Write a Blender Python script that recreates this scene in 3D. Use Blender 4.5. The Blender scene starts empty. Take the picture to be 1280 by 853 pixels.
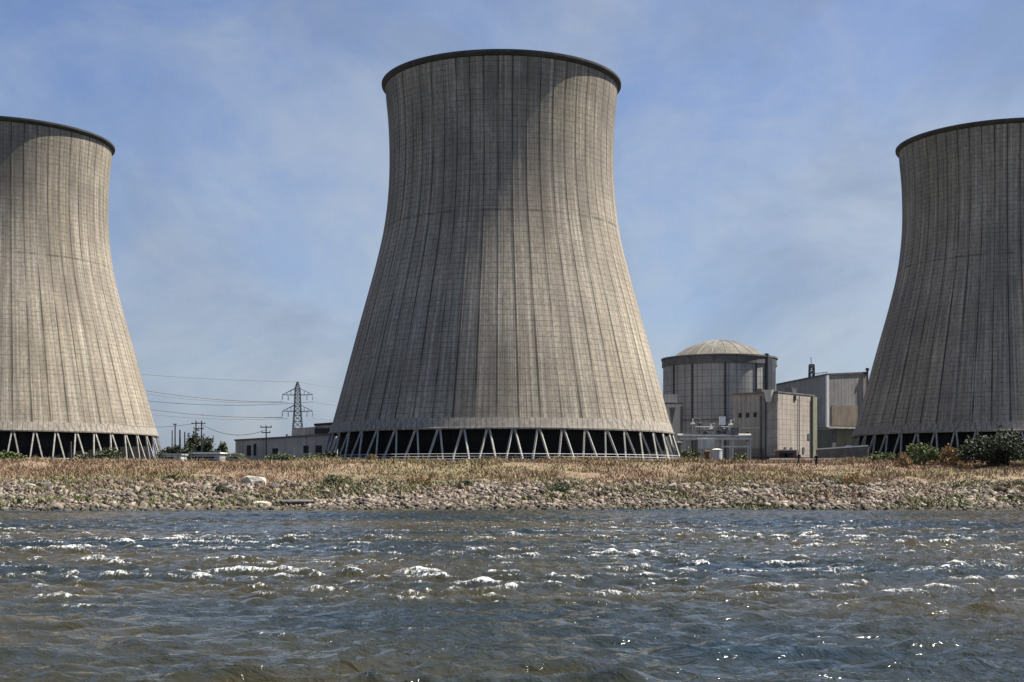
import bpy, bmesh, math, random
import numpy as np
from mathutils import Vector, Matrix

random.seed(7); rng = np.random.default_rng(11)
PI = math.pi
scene = bpy.context.scene
COL = scene.collection
F, YH, EYE = 1695.0, 600.0, 3.0          # focal length (photo pixels), eye-level row, eye height above the river
GZ = 7.5                                 # level of the plant's ground above the river

def at(px, py, d):                       # a photo pixel at a distance d -> a point in the place
    return Vector(((px - 640) / F * d, d, EYE + (YH - py) / F * d))

# ------------------------------------------------------------------ materials
class NB:
    def __init__(s, name):
        s.m = bpy.data.materials.new(name); s.m.use_nodes = True
        s.t = s.m.node_tree; s.n = s.t.nodes; s.l = s.t.links
        s.b = s.n['Principled BSDF']
    def node(s, typ, **kw):
        n = s.n.new(typ)
        for k, v in kw.items():
            if k.startswith('i_'):
                n.inputs[k[2:].replace('_', ' ')].default_value = v
            else: setattr(n, k, v)
        return n
    def link(s, a, b): s.l.new(a, b)
    def set(s, node, idx, v):
        if hasattr(v, 'is_linked') or isinstance(v, bpy.types.NodeSocket): s.l.new(v, node.inputs[idx])
        else: node.inputs[idx].default_value = v
    def math(s, op, a, b=0.0, c=0.0, clamp=False):
        n = s.n.new('ShaderNodeMath'); n.operation = op; n.use_clamp = clamp
        s.set(n, 0, a); s.set(n, 1, b)
        if len(n.inputs) > 2: s.set(n, 2, c)
        return n.outputs[0]
    def mix(s, f, a, b, mode='MIX'):
        n = s.n.new('ShaderNodeMix'); n.data_type = 'RGBA'; n.blend_type = mode
        s.set(n, 0, f)
        for i, v in ((6, a), (7, b)):
            if isinstance(v, bpy.types.NodeSocket): s.l.new(v, n.inputs[i])
            else: n.inputs[i].default_value = (*v, 1) if len(v) == 3 else v
        return n.outputs[2]
    def ramp(s, f, stops, interp='LINEAR'):
        n = s.n.new('ShaderNodeValToRGB'); n.color_ramp.interpolation = interp
        e = n.color_ramp.elements
        while len(e) < len(stops): e.new(0.5)
        for el, (p, c) in zip(e, stops):
            el.position = p
            el.color = (c, c, c, 1) if not hasattr(c, '__len__') else (*c, 1)
        s.l.new(f, n.inputs[0]); return n.outputs[0]
    def noise(s, vec, scale, detail=3, rough=0.55, dist=0.0, dim='3D'):
        n = s.n.new('ShaderNodeTexNoise'); n.noise_dimensions = dim
        if vec is not None: s.l.new(vec, n.inputs['Vector'])
        n.inputs['Scale'].default_value = scale; n.inputs['Detail'].default_value = detail
        n.inputs['Roughness'].default_value = rough; n.inputs['Distortion'].default_value = dist
        return n.outputs['Fac']
    def mapping(s, vec, scale=(1, 1, 1), loc=(0, 0, 0), rot=(0, 0, 0)):
        n = s.n.new('ShaderNodeMapping'); s.l.new(vec, n.inputs[0])
        n.inputs['Scale'].default_value = scale; n.inputs['Location'].default_value = loc
        n.inputs['Rotation'].default_value = rot
        return n.outputs[0]
    def coord(s, which='Object'):
        return s.n.new('ShaderNodeTexCoord').outputs[which]
    def pos(s): return s.n.new('ShaderNodeNewGeometry').outputs['Position']
    def out(s, col, rough=0.9, bump=None, bstr=0.4, bdist=0.1, spec=0.3, metal=0.0):
        s.set(s.b, 'Base Color', col if isinstance(col, bpy.types.NodeSocket) else (*col, 1))
        s.set(s.b, 'Roughness', rough)
        s.b.inputs['Specular IOR Level'].default_value = spec
        s.b.inputs['Metallic'].default_value = metal
        if bump is not None:
            n = s.n.new('ShaderNodeBump'); n.inputs['Strength'].default_value = bstr
            n.inputs['Distance'].default_value = bdist
            s.l.new(bump, n.inputs['Height']); s.l.new(n.outputs[0], s.b.inputs['Normal'])
        return s.m

def mat_weathered(name, c, var=0.25, scale=0.6, rough=0.85, streak=True, lines=None, metal=0.0):
    """painted / rendered / sheet surfaces: blotches, rain streaks, optional panel joints (dx, dz)"""
    b = NB(name); co = b.coord('Object')
    f = b.noise(co, scale, 5, 0.65)
    d = tuple(x * (1 - var) for x in c); u = tuple(min(1, x * (1 + var)) for x in c)
    col = b.ramp(f, [(0.3, d), (0.7, u)])
    if streak:
        s = b.noise(b.mapping(co, (1.3, 1.3, 0.06)), 1.0, 4, 0.6)
        col = b.mix(b.math('MULTIPLY', b.ramp(s, [(0.45, 0.0), (0.72, 1.0)]), 0.55), col, tuple(x * 0.45 for x in c))
    if lines:
        sx = b.n.new('ShaderNodeSeparateXYZ'); b.link(co, sx.inputs[0])
        lx = b.math('LESS_THAN', b.math('FRACT', b.math('DIVIDE', sx.outputs[0], lines[0])), lines[2])
        ly = b.math('LESS_THAN', b.math('FRACT', b.math('DIVIDE', sx.outputs[1], lines[0])), lines[2])
        lz = b.math('LESS_THAN', b.math('FRACT', b.math('DIVIDE', sx.outputs[2], lines[1])), lines[2])
        nz = b.n.new('ShaderNodeSeparateXYZ')
        g = b.n.new('ShaderNodeTexCoord').outputs['Normal']; b.link(g, nz.inputs[0])
        ax = b.math('ABSOLUTE', nz.outputs[0]); ay = b.math('ABSOLUTE', nz.outputs[1])
        vx = b.math('MULTIPLY', lx, b.math('GREATER_THAN', ay, 0.5)); vy = b.math('MULTIPLY', ly, b.math('GREATER_THAN', ax, 0.5))
        ln = b.math('MAXIMUM', b.math('MAXIMUM', vx, vy), lz)
        col = b.mix(b.math('MULTIPLY', ln, 0.6), col, tuple(x * 0.3 for x in c))
    return b.out(col, rough, f, 0.2, 0.05, metal=metal)

def mat_shell():
    b = NB('shell_concrete'); uv = b.coord('UV'); ob = b.coord('Object')
    oi = b.n.new('ShaderNodeObjectInfo')
    sx = b.n.new('ShaderNodeSeparateXYZ'); b.link(uv, sx.inputs[0]); u, v = sx.outputs[0], sx.outputs[1]
    def shifted(vec, k):      # every tower weathers in its own way
        off = b.n.new('ShaderNodeVectorMath'); off.operation = 'ADD'; b.link(vec, off.inputs[0])
        lc = b.n.new('ShaderNodeVectorMath'); lc.operation = 'SCALE'; b.link(oi.outputs['Location'], lc.inputs[0]); lc.inputs['Scale'].default_value = k
        b.link(lc.outputs[0], off.inputs[1]); return off.outputs[0]
    ob = shifted(ob, .37); uo = shifted(uv, .53)
    big = b.noise(ob, 0.03, 5, 0.62)
    col = b.ramp(big, [(0.34, (.245, .207, .156)), (0.5, (.395, .34, .258)), (0.65, (.515, .447, .343))])
    # castings of different days: tall blocks a few bays wide, slightly green, pink or ochre
    cu2 = b.n.new('ShaderNodeCombineXYZ'); b.link(b.math('FLOOR', b.math('MULTIPLY', b.math('ADD', u, 0.0), .5)), cu2.inputs[0]); b.link(b.math('FLOOR', b.math('DIVIDE', v, 23.0)), cu2.inputs[1])
    wn2 = b.n.new('ShaderNodeTexWhiteNoise'); wn2.noise_dimensions = '2D'; b.link(shifted(cu2.outputs[0], .1), wn2.inputs[0])
    col = b.mix(b.math('MULTIPLY', wn2.outputs[0], 0.30), col, b.ramp(wn2.outputs[0], [(0, (.42, .42, .30)), (0.5, (.46, .37, .32)), (1, (.47, .42, .27))]))
    # each formwork panel came out of the mould a little different
    cu = b.math('FLOOR', b.math('MULTIPLY', u, 4)); cv = b.math('FLOOR', b.math('DIVIDE', v, 1.5))
    cx = b.n.new('ShaderNodeCombineXYZ'); b.link(cu, cx.inputs[0]); b.link(cv, cx.inputs[1])
    wn = b.n.new('ShaderNodeTexWhiteNoise'); wn.noise_dimensions = '2D'; b.link(cx.outputs[0], wn.inputs[0])
    col = b.mix(b.math('MULTIPLY', wn.outputs[0], 0.34), col, (.22, .195, .16))
    # rain streaks, long and short
    st = b.noise(b.mapping(uo, (7.0, 0.022, 1)), 1.0, 4, 0.6, dim='2D')
    col = b.mix(b.math('MULTIPLY', b.ramp(st, [(0.42, 0.0), (0.66, 1.0)]), 0.62), col, (.14, .125, .105))
    st3 = b.noise(b.mapping(uo, (17.0, 0.07, 1), (4, 2.2, 0)), 1.0, 3, 0.6, dim='2D')
    col = b.mix(b.math('MULTIPLY', b.ramp(st3, [(0.48, 0.0), (0.68, 1.0)]), 0.5), col, (.12, .108, .092))
    st2 = b.noise(b.mapping(uo, (4.0, 0.016, 1), (9.3, 4.1, 0)), 1.0, 4, 0.6, dim='2D')
    col = b.mix(b.math('MULTIPLY', b.ramp(st2, [(0.52, 0.0), (0.72, 1.0)]), 0.55), col, (.60, .55, .46))
    # soot and algae clouds, mostly high up
    al = b.noise(b.mapping(ob, (.05, .05, .028)), 1.0, 6, 0.7)
    up = b.n.new('ShaderNodeMapRange'); b.link(v, up.inputs[0]); up.inputs[1].default_value = 40; up.inputs[2].default_value = 112
    up.inputs[3].default_value = 0.22; up.inputs[4].default_value = 0.72
    col = b.mix(b.math('MULTIPLY', b.ramp(al, [(0.44, 0.0), (0.64, 1.0)]), up.outputs[0]), col, (.13, .12, .105))
    # casting joints: lifts, panel edges, ribs
    fine = b.noise(b.mapping(ob, (.25, .25, .5)), 1.0, 4, 0.7)
    lift = b.math('LESS_THAN', b.math('FRACT', b.math('DIVIDE', v, 1.5)), 0.17)
    pan = b.math('LESS_THAN', b.math('ABSOLUTE', b.math('SUBTRACT', b.math('FRACT', b.math('MULTIPLY', u, 4)), 0.5)), 0.06)
    jn = b.math('MULTIPLY', b.math('ADD', b.math('MULTIPLY', lift, 0.5), b.math('MULTIPLY', pan, 0.55)), b.ramp(fine, [(0.36, 0.25), (0.6, 1.0)]))
    col = b.mix(b.math('MINIMUM', jn, 0.85), col, (.075, .068, .058))
    fr = b.math('ABSOLUTE', b.math('SUBTRACT', b.math('FRACT', b.math('ADD', u, 0.5)), 0.5))
    rn = b.noise(b.mapping(uo, (1.0, 0.05, 1), (3, 1, 0)), 1.0, 3, 0.6, dim='2D')
    rib = b.math('MULTIPLY', b.math('LESS_THAN', fr, b.math('ADD', 0.030, b.math('MULTIPLY', rn, 0.04))), b.ramp(rn, [(0.3, 0.45), (0.55, 1.0)]))
    col = b.mix(b.math('MULTIPLY', rib, 0.8), col, (.035, .031, .027))
    ring = b.math('LESS_THAN', b.math('ABSOLUTE', b.math('SUBTRACT', v, 71.0)), 0.28)
    col = b.mix(b.math('MULTIPLY', ring, b.ramp(fine, [(0.4, 0.0), (0.6, 0.7)])), col, (.07, .06, .05))
    gr = b.noise(ob, 1.1, 5, 0.75)
    col = b.mix(b.ramp(gr, [(0.36, 0.45), (0.54, 0.0)]), col, (.11, .10, .085))
    return b.out(col, 0.92, gr, 0.25, 0.12, spec=0.2)

def mat_sprig(name, cols, rough=0.7, trans=0.0, patch=None):
    """leaves, blades: every blade its own tint, drifting with the place"""
    b = NB(name); g = b.n.new('ShaderNodeNewGeometry')
    n = len(cols)
    c1 = b.ramp(g.outputs['Random Per Island'], [((i + .5) / n, c) for i, c in enumerate(cols)])
    if patch:
        f = b.noise(b.mapping(g.outputs['Position'], (patch[0], patch[1], 0.3)), 1.0, 3, 0.6)
        m = b.ramp(f, [(0.42, 0.0), (0.6, 1.0)])
        c2 = b.ramp(g.outputs['Random Per Island'], [((i + .5) / len(patch[2]), c) for i, c in enumerate(patch[2])])
        c1 = b.mix(m, c1, c2)
    if trans:
        b.b.inputs['Subsurface Weight'].default_value = 0.0
    return b.out(c1, rough, spec=0.25)

def mat_rock(name, lo, mid, hi):
    b = NB(name); g = b.n.new('ShaderNodeNewGeometry')
    c = b.ramp(g.outputs['Random Per Island'], [(0.0, lo), (0.45, mid), (0.95, hi)])
    f = b.noise(g.outputs['Position'], 2.2, 5, 0.7)
    c = b.mix(b.ramp(f, [(0.35, 0.65), (0.6, 0.0)]), c, tuple(x * .35 for x in mid))
    lich = b.noise(b.mapping(g.outputs['Position'], (.25, .4, .4), (5, 2, 1)), 1.0, 4, 0.6)
    c = b.mix(b.math('MULTIPLY', b.ramp(lich, [(0.55, 0.0), (0.7, 1.0)]), 0.35), c, (.22, .24, .13))
    sp = b.n.new('ShaderNodeSeparateXYZ'); b.link(g.outputs['Position'], sp.inputs[0])
    wet = b.n.new('ShaderNodeMapRange'); b.link(sp.outputs[2], wet.inputs[0])
    wet.inputs[1].default_value = 0.55; wet.inputs[2].default_value = 0.12; wet.inputs[3].default_value = 0; wet.inputs[4].default_value = 0.8
    c = b.mix(wet.outputs[0], c, (.05, .05, .035))
    return b.out(c, 0.9, f, 0.5, 0.15, spec=0.25)

M = {}
M['shell'] = mat_shell()
M['lintel'] = mat_weathered('lintel_concrete', (.30, .268, .225), .35, .8, .9, True, (1.45, 40, .18))
M['lip'] = mat_weathered('rim_dark_concrete', (.07, .068, .065), .3, .3, .85, False)
M['leg'] = mat_weathered('leg_concrete', (.36, .345, .31), .35, .7, .85, True)
M['fill_shade'] = mat_weathered('fill_painted_shade', (.012, .012, .013), .5, .15, .95, True, (5.2, 60, .1))  # fill packing coloured near black, the shade behind the legs painted in
M['basin'] = mat_weathered('basin_concrete', (.26, .25, .23), .3, .5)
M['rail'] = mat_weathered('galvanised_rail', (.42, .42, .41), .2, .6, .6, False)
M['grey_panel'] = mat_weathered('grey_clad_panels', (.37, .36, .34), .22, .12, .8, True, (3.1, 2.4, .09))
M['grey_concrete'] = mat_weathered('grey_plain_concrete', (.29, .28, .27), .25, .2, .9, True, (6.5, 3.2, .05))
M['dark_band'] = mat_weathered('dark_parapet', (.14, .135, .135), .3, .4)
M['dome'] = mat_weathered('dome_concrete', (.165, .152, .128), .3, .25, .9, True)
M['block_panel'] = mat_weathered('beige_block_panels', (.36, .31, .265), .18, .2, .9, True, (3.0, 1.8, .09))
M['pale'] = mat_weathered('pale_render', (.50, .49, .45), .15, .25)
M['hall'] = mat_weathered('grey_hall_sheet', (.30, .29, .28), .2, .15, .7, True, (1.8, 60, .1))
M['tan'] = mat_weathered('tan_panel', (.27, .225, .18), .2, .25, .8, True)
M['olive'] = mat_weathered('olive_panel', (.20, .195, .14), .2, .25)
M['low_wall'] = mat_weathered('grey_low_hall_wall', (.36, .35, .335), .25, .1, .85, True, (8, 40, .03))
M['dark_open'] = mat_weathered('dark_opening', (.022, .022, .024), .3, .5, .6, False)
M['steel'] = mat_weathered('grey_steel', (.12, .12, .125), .3, .8, .5, False, None, .3)
M['dark_steel'] = mat_weathered('dark_lattice_steel', (.06, .06, .062), .3, .8, .6, False)
M['white'] = mat_weathered('white_paint', (.78, .77, .74), .1, .4, .6, False)
M['wire'] = mat_weathered('dark_cable', (.05, .05, .055), .1, .2, .5, False)
M['insul'] = mat_weathered('pale_insulator', (.5, .5, .48), .2, 1, .3, False)
M['wood'] = mat_weathered('grey_weathered_wood', (.075, .066, .058), .3, 1.2, .9, True)
M['rust'] = mat_weathered('rusty_brown', (.16, .09, .055), .3, .7, .85, True)
M['bark'] = mat_weathered('bark', (.07, .055, .042), .35, 3, .95, True)
M['rocks'] = mat_rock('riprap_stone', (.04, .033, .027), (.165, .132, .105), (.36, .305, .25))
M['boulder'] = mat_rock('pale_boulder_stone', (.45, .42, .34), (.52, .48, .39), (.6, .56, .46))
M['dark_boulder'] = mat_rock('dark_boulder_stone', (.10, .095, .09), (.13, .12, .115), (.16, .15, .14))
M['dry_grass'] = mat_sprig('dry_grass', [(.18, .108, .068), (.30, .195, .122), (.115, .078, .05), (.39, .28, .185), (.235, .155, .098)], .8,
                           patch=(.05, .12, [(.29, .215, .115), (.155, .138, .07), (.37, .28, .155), (.115, .108, .058)]))
M['green_weed'] = mat_sprig('green_weed', [(.10, .12, .04), (.17, .18, .07), (.07, .09, .03), (.24, .22, .10)], .75)
M['leaf_dark'] = mat_sprig('dark_leaves', [(.022, .032, .016), (.045, .058, .028), (.03, .04, .02), (.07, .085, .045)], .6)
M['leaf_green'] = mat_sprig('green_leaves', [(.06, .085, .025), (.11, .14, .05), (.08, .10, .03), (.17, .19, .08)], .65)
M['leaf_tan'] = mat_sprig('tan_leaves', [(.20, .13, .06), (.30, .19, .09), (.15, .12, .05), (.36, .25, .12)], .75)
M['leaf_mid'] = mat_sprig('grey_green_leaves', [(.07, .085, .045), (.12, .14, .08), (.05, .065, .03), (.16, .17, .10)], .7)
M['cloth_dark'] = mat_weathered('dark_cloth', (.02, .02, .024), .3, 8, .9, False)
M['cloth_trousers'] = mat_weathered('dark_trousers', (.03, .03, .035), .3, 8, .9, False)
M['skin'] = mat_weathered('skin', (.42, .27, .20), .1, 8, .6, False)
M['hair'] = mat_weathered('dark_hair', (.02, .015, .012), .3, 20, .6, False)

def mat_ground():
    b = NB('ground_soil'); p = b.pos()
    f = b.noise(p, 0.35, 6, 0.65); g = b.noise(b.mapping(p, (.05, .12, .3)), 1.0, 3, 0.6)
    c = b.ramp(f, [(0.3, (.12, .09, .062)), (0.55, (.22, .165, .11)), (0.75, (.31, .24, .165))])
    c = b.mix(b.ramp(g, [(0.42, 0), (0.62, 1)]), c, b.ramp(f, [(0.3, (.12, .105, .06)), (0.7, (.26, .21, .125))]))
    sp = b.n.new('ShaderNodeSeparateXYZ'); b.link(p, sp.inputs[0])
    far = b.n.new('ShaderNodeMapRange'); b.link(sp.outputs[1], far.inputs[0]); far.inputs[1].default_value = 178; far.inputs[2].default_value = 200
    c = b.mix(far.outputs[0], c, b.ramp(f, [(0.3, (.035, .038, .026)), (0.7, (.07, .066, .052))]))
    lo = b.n.new('ShaderNodeMapRange'); b.link(sp.outputs[2], lo.inputs[0]); lo.inputs[1].default_value = 3.0; lo.inputs[2].default_value = 2.0
    c = b.mix(lo.outputs[0], c, b.ramp(f, [(0.3, (.12, .105, .085)), (0.7, (.25, .22, .18))]))
    return b.out(c, 0.95, f, 0.8, 0.4, spec=0.15)
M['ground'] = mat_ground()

def mat_water():
    b = NB('river_water'); p = b.pos()
    sp = b.n.new('ShaderNodeSeparateXYZ'); b.link(p, sp.inputs[0])
    w1 = b.noise(b.mapping(p, (1.3, 1.5, 1)), 1.0, 4, 0.6, 0.4)
    w2 = b.noise(b.mapping(p, (4.0, 5.0, 1)), 1.0, 3, 0.6, 0.3)
    h = b.math('ADD', w1, b.math('MULTIPLY', w2, 0.14))
    tint = b.noise(b.mapping(p, (.035, .06, 1)), 1.0, 3, 0.5)
    col = b.ramp(tint, [(0.36, (.050, .040, .016)), (0.5, (.026, .027, .016)), (0.64, (.012, .020, .022))])
    # broken white water on the riffles, with glints painted in as pale colour
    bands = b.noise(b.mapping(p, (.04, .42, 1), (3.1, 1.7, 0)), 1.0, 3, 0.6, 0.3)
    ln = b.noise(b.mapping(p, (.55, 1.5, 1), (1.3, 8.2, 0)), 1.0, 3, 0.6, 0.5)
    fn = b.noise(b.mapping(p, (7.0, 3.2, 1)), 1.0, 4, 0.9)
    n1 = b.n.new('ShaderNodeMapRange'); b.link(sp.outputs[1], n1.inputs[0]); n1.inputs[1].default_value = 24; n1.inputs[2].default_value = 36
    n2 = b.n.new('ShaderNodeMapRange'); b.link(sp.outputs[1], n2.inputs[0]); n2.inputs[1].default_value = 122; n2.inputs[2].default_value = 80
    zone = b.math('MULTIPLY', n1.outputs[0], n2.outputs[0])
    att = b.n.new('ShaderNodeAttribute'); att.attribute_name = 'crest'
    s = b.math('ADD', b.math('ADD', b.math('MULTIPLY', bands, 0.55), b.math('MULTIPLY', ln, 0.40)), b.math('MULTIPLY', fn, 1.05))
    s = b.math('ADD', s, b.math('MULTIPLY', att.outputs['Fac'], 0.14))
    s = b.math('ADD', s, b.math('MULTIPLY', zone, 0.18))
    foam_glint = b.math('MULTIPLY', b.math('SUBTRACT', s, 1.285), 6.0, clamp=True)
    col = b.mix(foam_glint, col, (.60, .61, .60))
    b.b.inputs['IOR'].default_value = 1.33
    m = b.out(col, b.math('ADD', 0.06, b.math('MULTIPLY', foam_glint, 0.6)), h, 1.0, 0.22, spec=0.5)
    return m
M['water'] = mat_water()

# ------------------------------------------------------------------ mesh helpers
class MB:
    def __init__(s): s.v = []; s.f = []; s.mi = []
    def add(s, vs, fs, mi=0):
        o = len(s.v); s.v += [tuple(x) for x in vs]; s.f += [tuple(i + o for i in f) for f in fs]; s.mi += [mi] * len(fs)
    def hexa(s, p, mi=0):      # 8 points: bottom 4 ccw, top 4 ccw
        s.add(p, [(3, 2, 1, 0), (4, 5, 6, 7), (0, 1, 5, 4), (1, 2, 6, 5), (2, 3, 7, 6), (3, 0, 4, 7)], mi)
    def box(s, x0, x1, y0, y1, z0, z1, mi=0):
        s.hexa([(x0, y0, z0), (x1, y0, z0), (x1, y1, z0), (x0, y1, z0), (x0, y0, z1), (x1, y0, z1), (x1, y1, z1), (x0, y1, z1)], mi)
    def tube(s, pts, r, n=6, cap=True, mi=0):
        pts = [Vector(p) for p in pts]; rs = r if hasattr(r, '__len__') else [r] * len(pts)
        vs = []; up0 = None
        for i, p in enumerate(pts):
            d = (pts[min(i + 1, len(pts) - 1)] - pts[max(i - 1, 0)]).normalized()
            ref = Vector((0, 0, 1)) if abs(d.z) < .95 else Vector((1, 0, 0))
            a = d.cross(ref).normalized(); c = a.cross(d)
            for k in range(n):
                t = 2 * PI * k / n; vs.append(p + (a * math.cos(t) + c * math.sin(t)) * rs[i])
        fs = [(i * n + k, i * n + (k + 1) % n, (i + 1) * n + (k + 1) % n, (i + 1) * n + k) for i in range(len(pts) - 1) for k in range(n)]
        if cap: fs += [tuple(range(n))[::-1], tuple(range((len(pts) - 1) * n, len(pts) * n))]
        s.add(vs, fs, mi)
    def bar(s, a, b, w, h=None, mi=0):    # square bar
        a, b = Vector(a), Vector(b); h = h or w
        d = (b - a).normalized(); ref = Vector((0, 0, 1)) if abs(d.z) < .95 else Vector((1, 0, 0))
        x = d.cross(ref).normalized() * w / 2; y = x.cross(d).normalized() * h / 2
        s.hexa([a - x - y, a + x - y, a + x + y, a - x + y, b - x - y, b + x - y, b + x + y, b - x + y], mi)
    def lathe(s, prof, n=64, mi=0, cx=0, cy=0):
        o = [(cx + r * math.cos(2 * PI * k / n), cy + r * math.sin(2 * PI * k / n), z) for r, z in prof for k in range(n)]
        s.add(o, [(i * n + k, i * n + (k + 1) % n, (i + 1) * n + (k + 1) % n, (i + 1) * n + k) for i in range(len(prof) - 1) for k in range(n)], mi)
    def mesh(s, name, mats, smooth=False):
        me = bpy.data.meshes.new(name); me.from_pydata(s.v, [], s.f)
        for m in (mats if isinstance(mats, (list, tuple)) else [mats]): me.materials.append(M[m])
        me.polygons.foreach_set('material_index', s.mi)
        if smooth: me.polygons.foreach_set('use_smooth', [True] * len(s.f))
        me.update(); return me
    def build(s, name, mats, parent=None, smooth=False):
        return link(name, s.mesh(name, mats, smooth), parent)

def link(name, me, parent=None):
    o = bpy.data.objects.new(name, me); COL.objects.link(o)
    if parent is not None: o.parent = parent
    return o
def np_mesh(name, V, Fq, mat, smooth=False):
    me = bpy.data.meshes.new(name)
    V = np.asarray(V, np.float32); Fq = np.asarray(Fq, np.int32); k = Fq.shape[1]
    me.vertices.add(len(V)); me.vertices.foreach_set('co', V.ravel())
    me.loops.add(Fq.size); me.loops.foreach_set('vertex_index', Fq.ravel())
    me.polygons.add(len(Fq)); me.polygons.foreach_set('loop_start', np.arange(len(Fq), dtype=np.int32) * k)
    try: me.polygons.foreach_set('loop_total', np.full(len(Fq), k, np.int32))
    except Exception: pass
    if smooth: me.polygons.foreach_set('use_smooth', np.ones(len(Fq), bool))
    me.update(calc_edges=True); me.materials.append(M[mat]); return me
def thing(name, label, cat, loc=(0, 0, 0), rz=0, group=None):
    o = bpy.data.objects.new(name, None); COL.objects.link(o)
    o.location = loc; o.rotation_euler = (0, 0, rz); o.empty_display_size = .5
    return tag(o, label, cat, group)
def tag(o, label=None, cat=None, group=None, kind=None):
    if label: o['label'] = label
    if cat: o['category'] = cat
    if group: o['group'] = group
    if kind: o['kind'] = kind
    return o

# ------------------------------------------------------------------ ground, river
def vnoise(x, y, seed=0):        # cheap smooth value noise for numpy arrays
    xi, yi = np.floor(x), np.floor(y); fx, fy = x - xi, y - yi
    fx, fy = fx * fx * (3 - 2 * fx), fy * fy * (3 - 2 * fy)
    def h(a, b): 
        t = np.sin(a * 127.1 + b * 311.7 + seed * 74.7) * 43758.5453; return t - np.floor(t)
    return (h(xi, yi) * (1 - fx) + h(xi + 1, yi) * fx) * (1 - fy) + (h(xi, yi + 1) * (1 - fx) + h(xi + 1, yi + 1) * fx) * fy
def gz(x, y):
    x = np.asarray(x, float); y = np.asarray(y, float)
    sh = (vnoise(x * .05, x * 0 + .5, 3) - .5) * 5 - x * .02
    yy = y + sh * np.clip((165 - y) / 25, 0, 1)
    z = np.interp(yy, [-80, 90, 126, 137, 151, 156, 168, 176, 335, 350, 9000], [-4, -4, -1.6, 0, 2.55, 3.15, 5.0, 5.25, GZ - .05, GZ, GZ])
    near = np.clip((y - 128) / 8, 0, 1) * np.clip((200 - y) / 25, 0, 1)
    z = z + near * ((vnoise(x * .35, y * .35, 1) - .5) * .5 + (vnoise(x * .11, y * .13, 2) - .5) * .5)
    return z

xs = np.concatenate([np.linspace(-6000, -110, 14), np.arange(-100, 100.1, .8), np.linspace(110, 6000, 14)])
ys = np.concatenate([[-80, 0, 60, 100, 120], np.arange(126, 182, .7), np.arange(185, 360, 8), [380, 450, 600, 900, 1500, 3000, 9000]])
Xg, Yg = np.meshgrid(xs, ys); nx, ny = len(xs), len(ys)
ii = (np.arange(ny - 1)[:, None] * nx + np.arange(nx - 1)[None]).ravel()
gf = np.stack([ii, ii + 1, ii + nx + 1, ii + nx], 1)
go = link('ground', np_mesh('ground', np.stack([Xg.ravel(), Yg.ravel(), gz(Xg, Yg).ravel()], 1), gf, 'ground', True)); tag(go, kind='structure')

def waves(x, y):
    r = np.random.default_rng(5); h = np.zeros_like(x); cr = np.zeros_like(x)
    rough = .95 + .25 * np.clip((y - 28) / 12, 0, 1) * np.clip((115 - y) / 30, 0, 1)
    patch = .55 + .9 * vnoise(x * .09, y * .16, 8)
    for k in range(34):
        lam = .55 * (1.06 ** k) * r.uniform(.9, 1.1)
        th = r.normal(PI / 2 + .1, .6); kx, ky = math.cos(th) * 2 * PI / lam, math.sin(th) * 2 * PI / lam
        a = .0118 * lam ** .72; ph = r.uniform(0, 2 * PI)
        wob = 2.2 * (vnoise(x * .35 / lam ** .5 + k, y * .35 / lam ** .5, k) - .5) * 2
        s = np.sin(kx * x + ky * y + ph + wob)
        h += a * (1 - 2 * np.abs(s)) * .9 if k % 2 else a * s
    h = h * rough * patch
    return h
xs = np.concatenate([np.linspace(-6000, -98, 10), np.arange(-86, 86.1, .18), np.linspace(98, 6000, 10)])
ys = np.concatenate([[-80, -30, 0, 8], 14 + np.cumsum(np.linspace(.09, .42, 480))]); ys = np.concatenate([ys[ys < 141], [142, 150]])
Xw, Yw = np.meshgrid(xs, ys); nx, ny = len(xs), len(ys)
Hw = waves(Xw, Yw); Hw[(np.abs(Xw) > 92) | (Yw < 14) | (Yw > 139)] = 0
ii = (np.arange(ny - 1)[:, None] * nx + np.arange(nx - 1)[None]).ravel()
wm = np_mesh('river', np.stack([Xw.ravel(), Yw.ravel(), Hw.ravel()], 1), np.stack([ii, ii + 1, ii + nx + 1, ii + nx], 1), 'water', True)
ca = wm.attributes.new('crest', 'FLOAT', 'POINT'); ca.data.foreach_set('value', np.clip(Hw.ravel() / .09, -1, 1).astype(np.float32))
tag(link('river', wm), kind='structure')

# riprap: many angular stones in one heap
def ico():
    bm = bmesh.new(); bmesh.ops.create_icosphere(bm, subdivisions=1, radius=1)
    v = np.array([x.co[:] for x in bm.verts]); f = np.array([[q.index for q in p.verts] for p in bm.faces]); bm.free(); return v, f
IV, IF = ico()
def rand_rot(n):
    q = rng.normal(size=(n, 4)); q /= np.linalg.norm(q, axis=1)[:, None]; w, x, y, z = q.T
    return np.stack([np.stack([1 - 2 * (y * y + z * z), 2 * (x * y - z * w), 2 * (x * z + y * w)], 1),
                     np.stack([2 * (x * y + z * w), 1 - 2 * (x * x + z * z), 2 * (y * z - x * w)], 1),
                     np.stack([2 * (x * z - y * w), 2 * (y * z + x * w), 1 - 2 * (x * x + y * y)], 1)], 1)
N = 56000
rx = rng.uniform(-90, 90, N); ry = 132.0 + 20.8 * rng.random(N) ** .95
sz = np.clip(rng.lognormal(-1.85, .42, N), .08, .44)
CV = np.array([(x, y, z) for z in (-1, 1) for y in (-1, 1) for x in (-1, 1)], float) * .62
CF = np.array([(0, 2, 3), (0, 3, 1), (4, 5, 7), (4, 7, 6), (0, 1, 5), (0, 5, 4), (2, 6, 7), (2, 7, 3), (0, 4, 6), (0, 6, 2), (1, 3, 7), (1, 7, 5)])
V = CV[None] * (1 + rng.uniform(-.45, .35, (N, 8, 3)))
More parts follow.
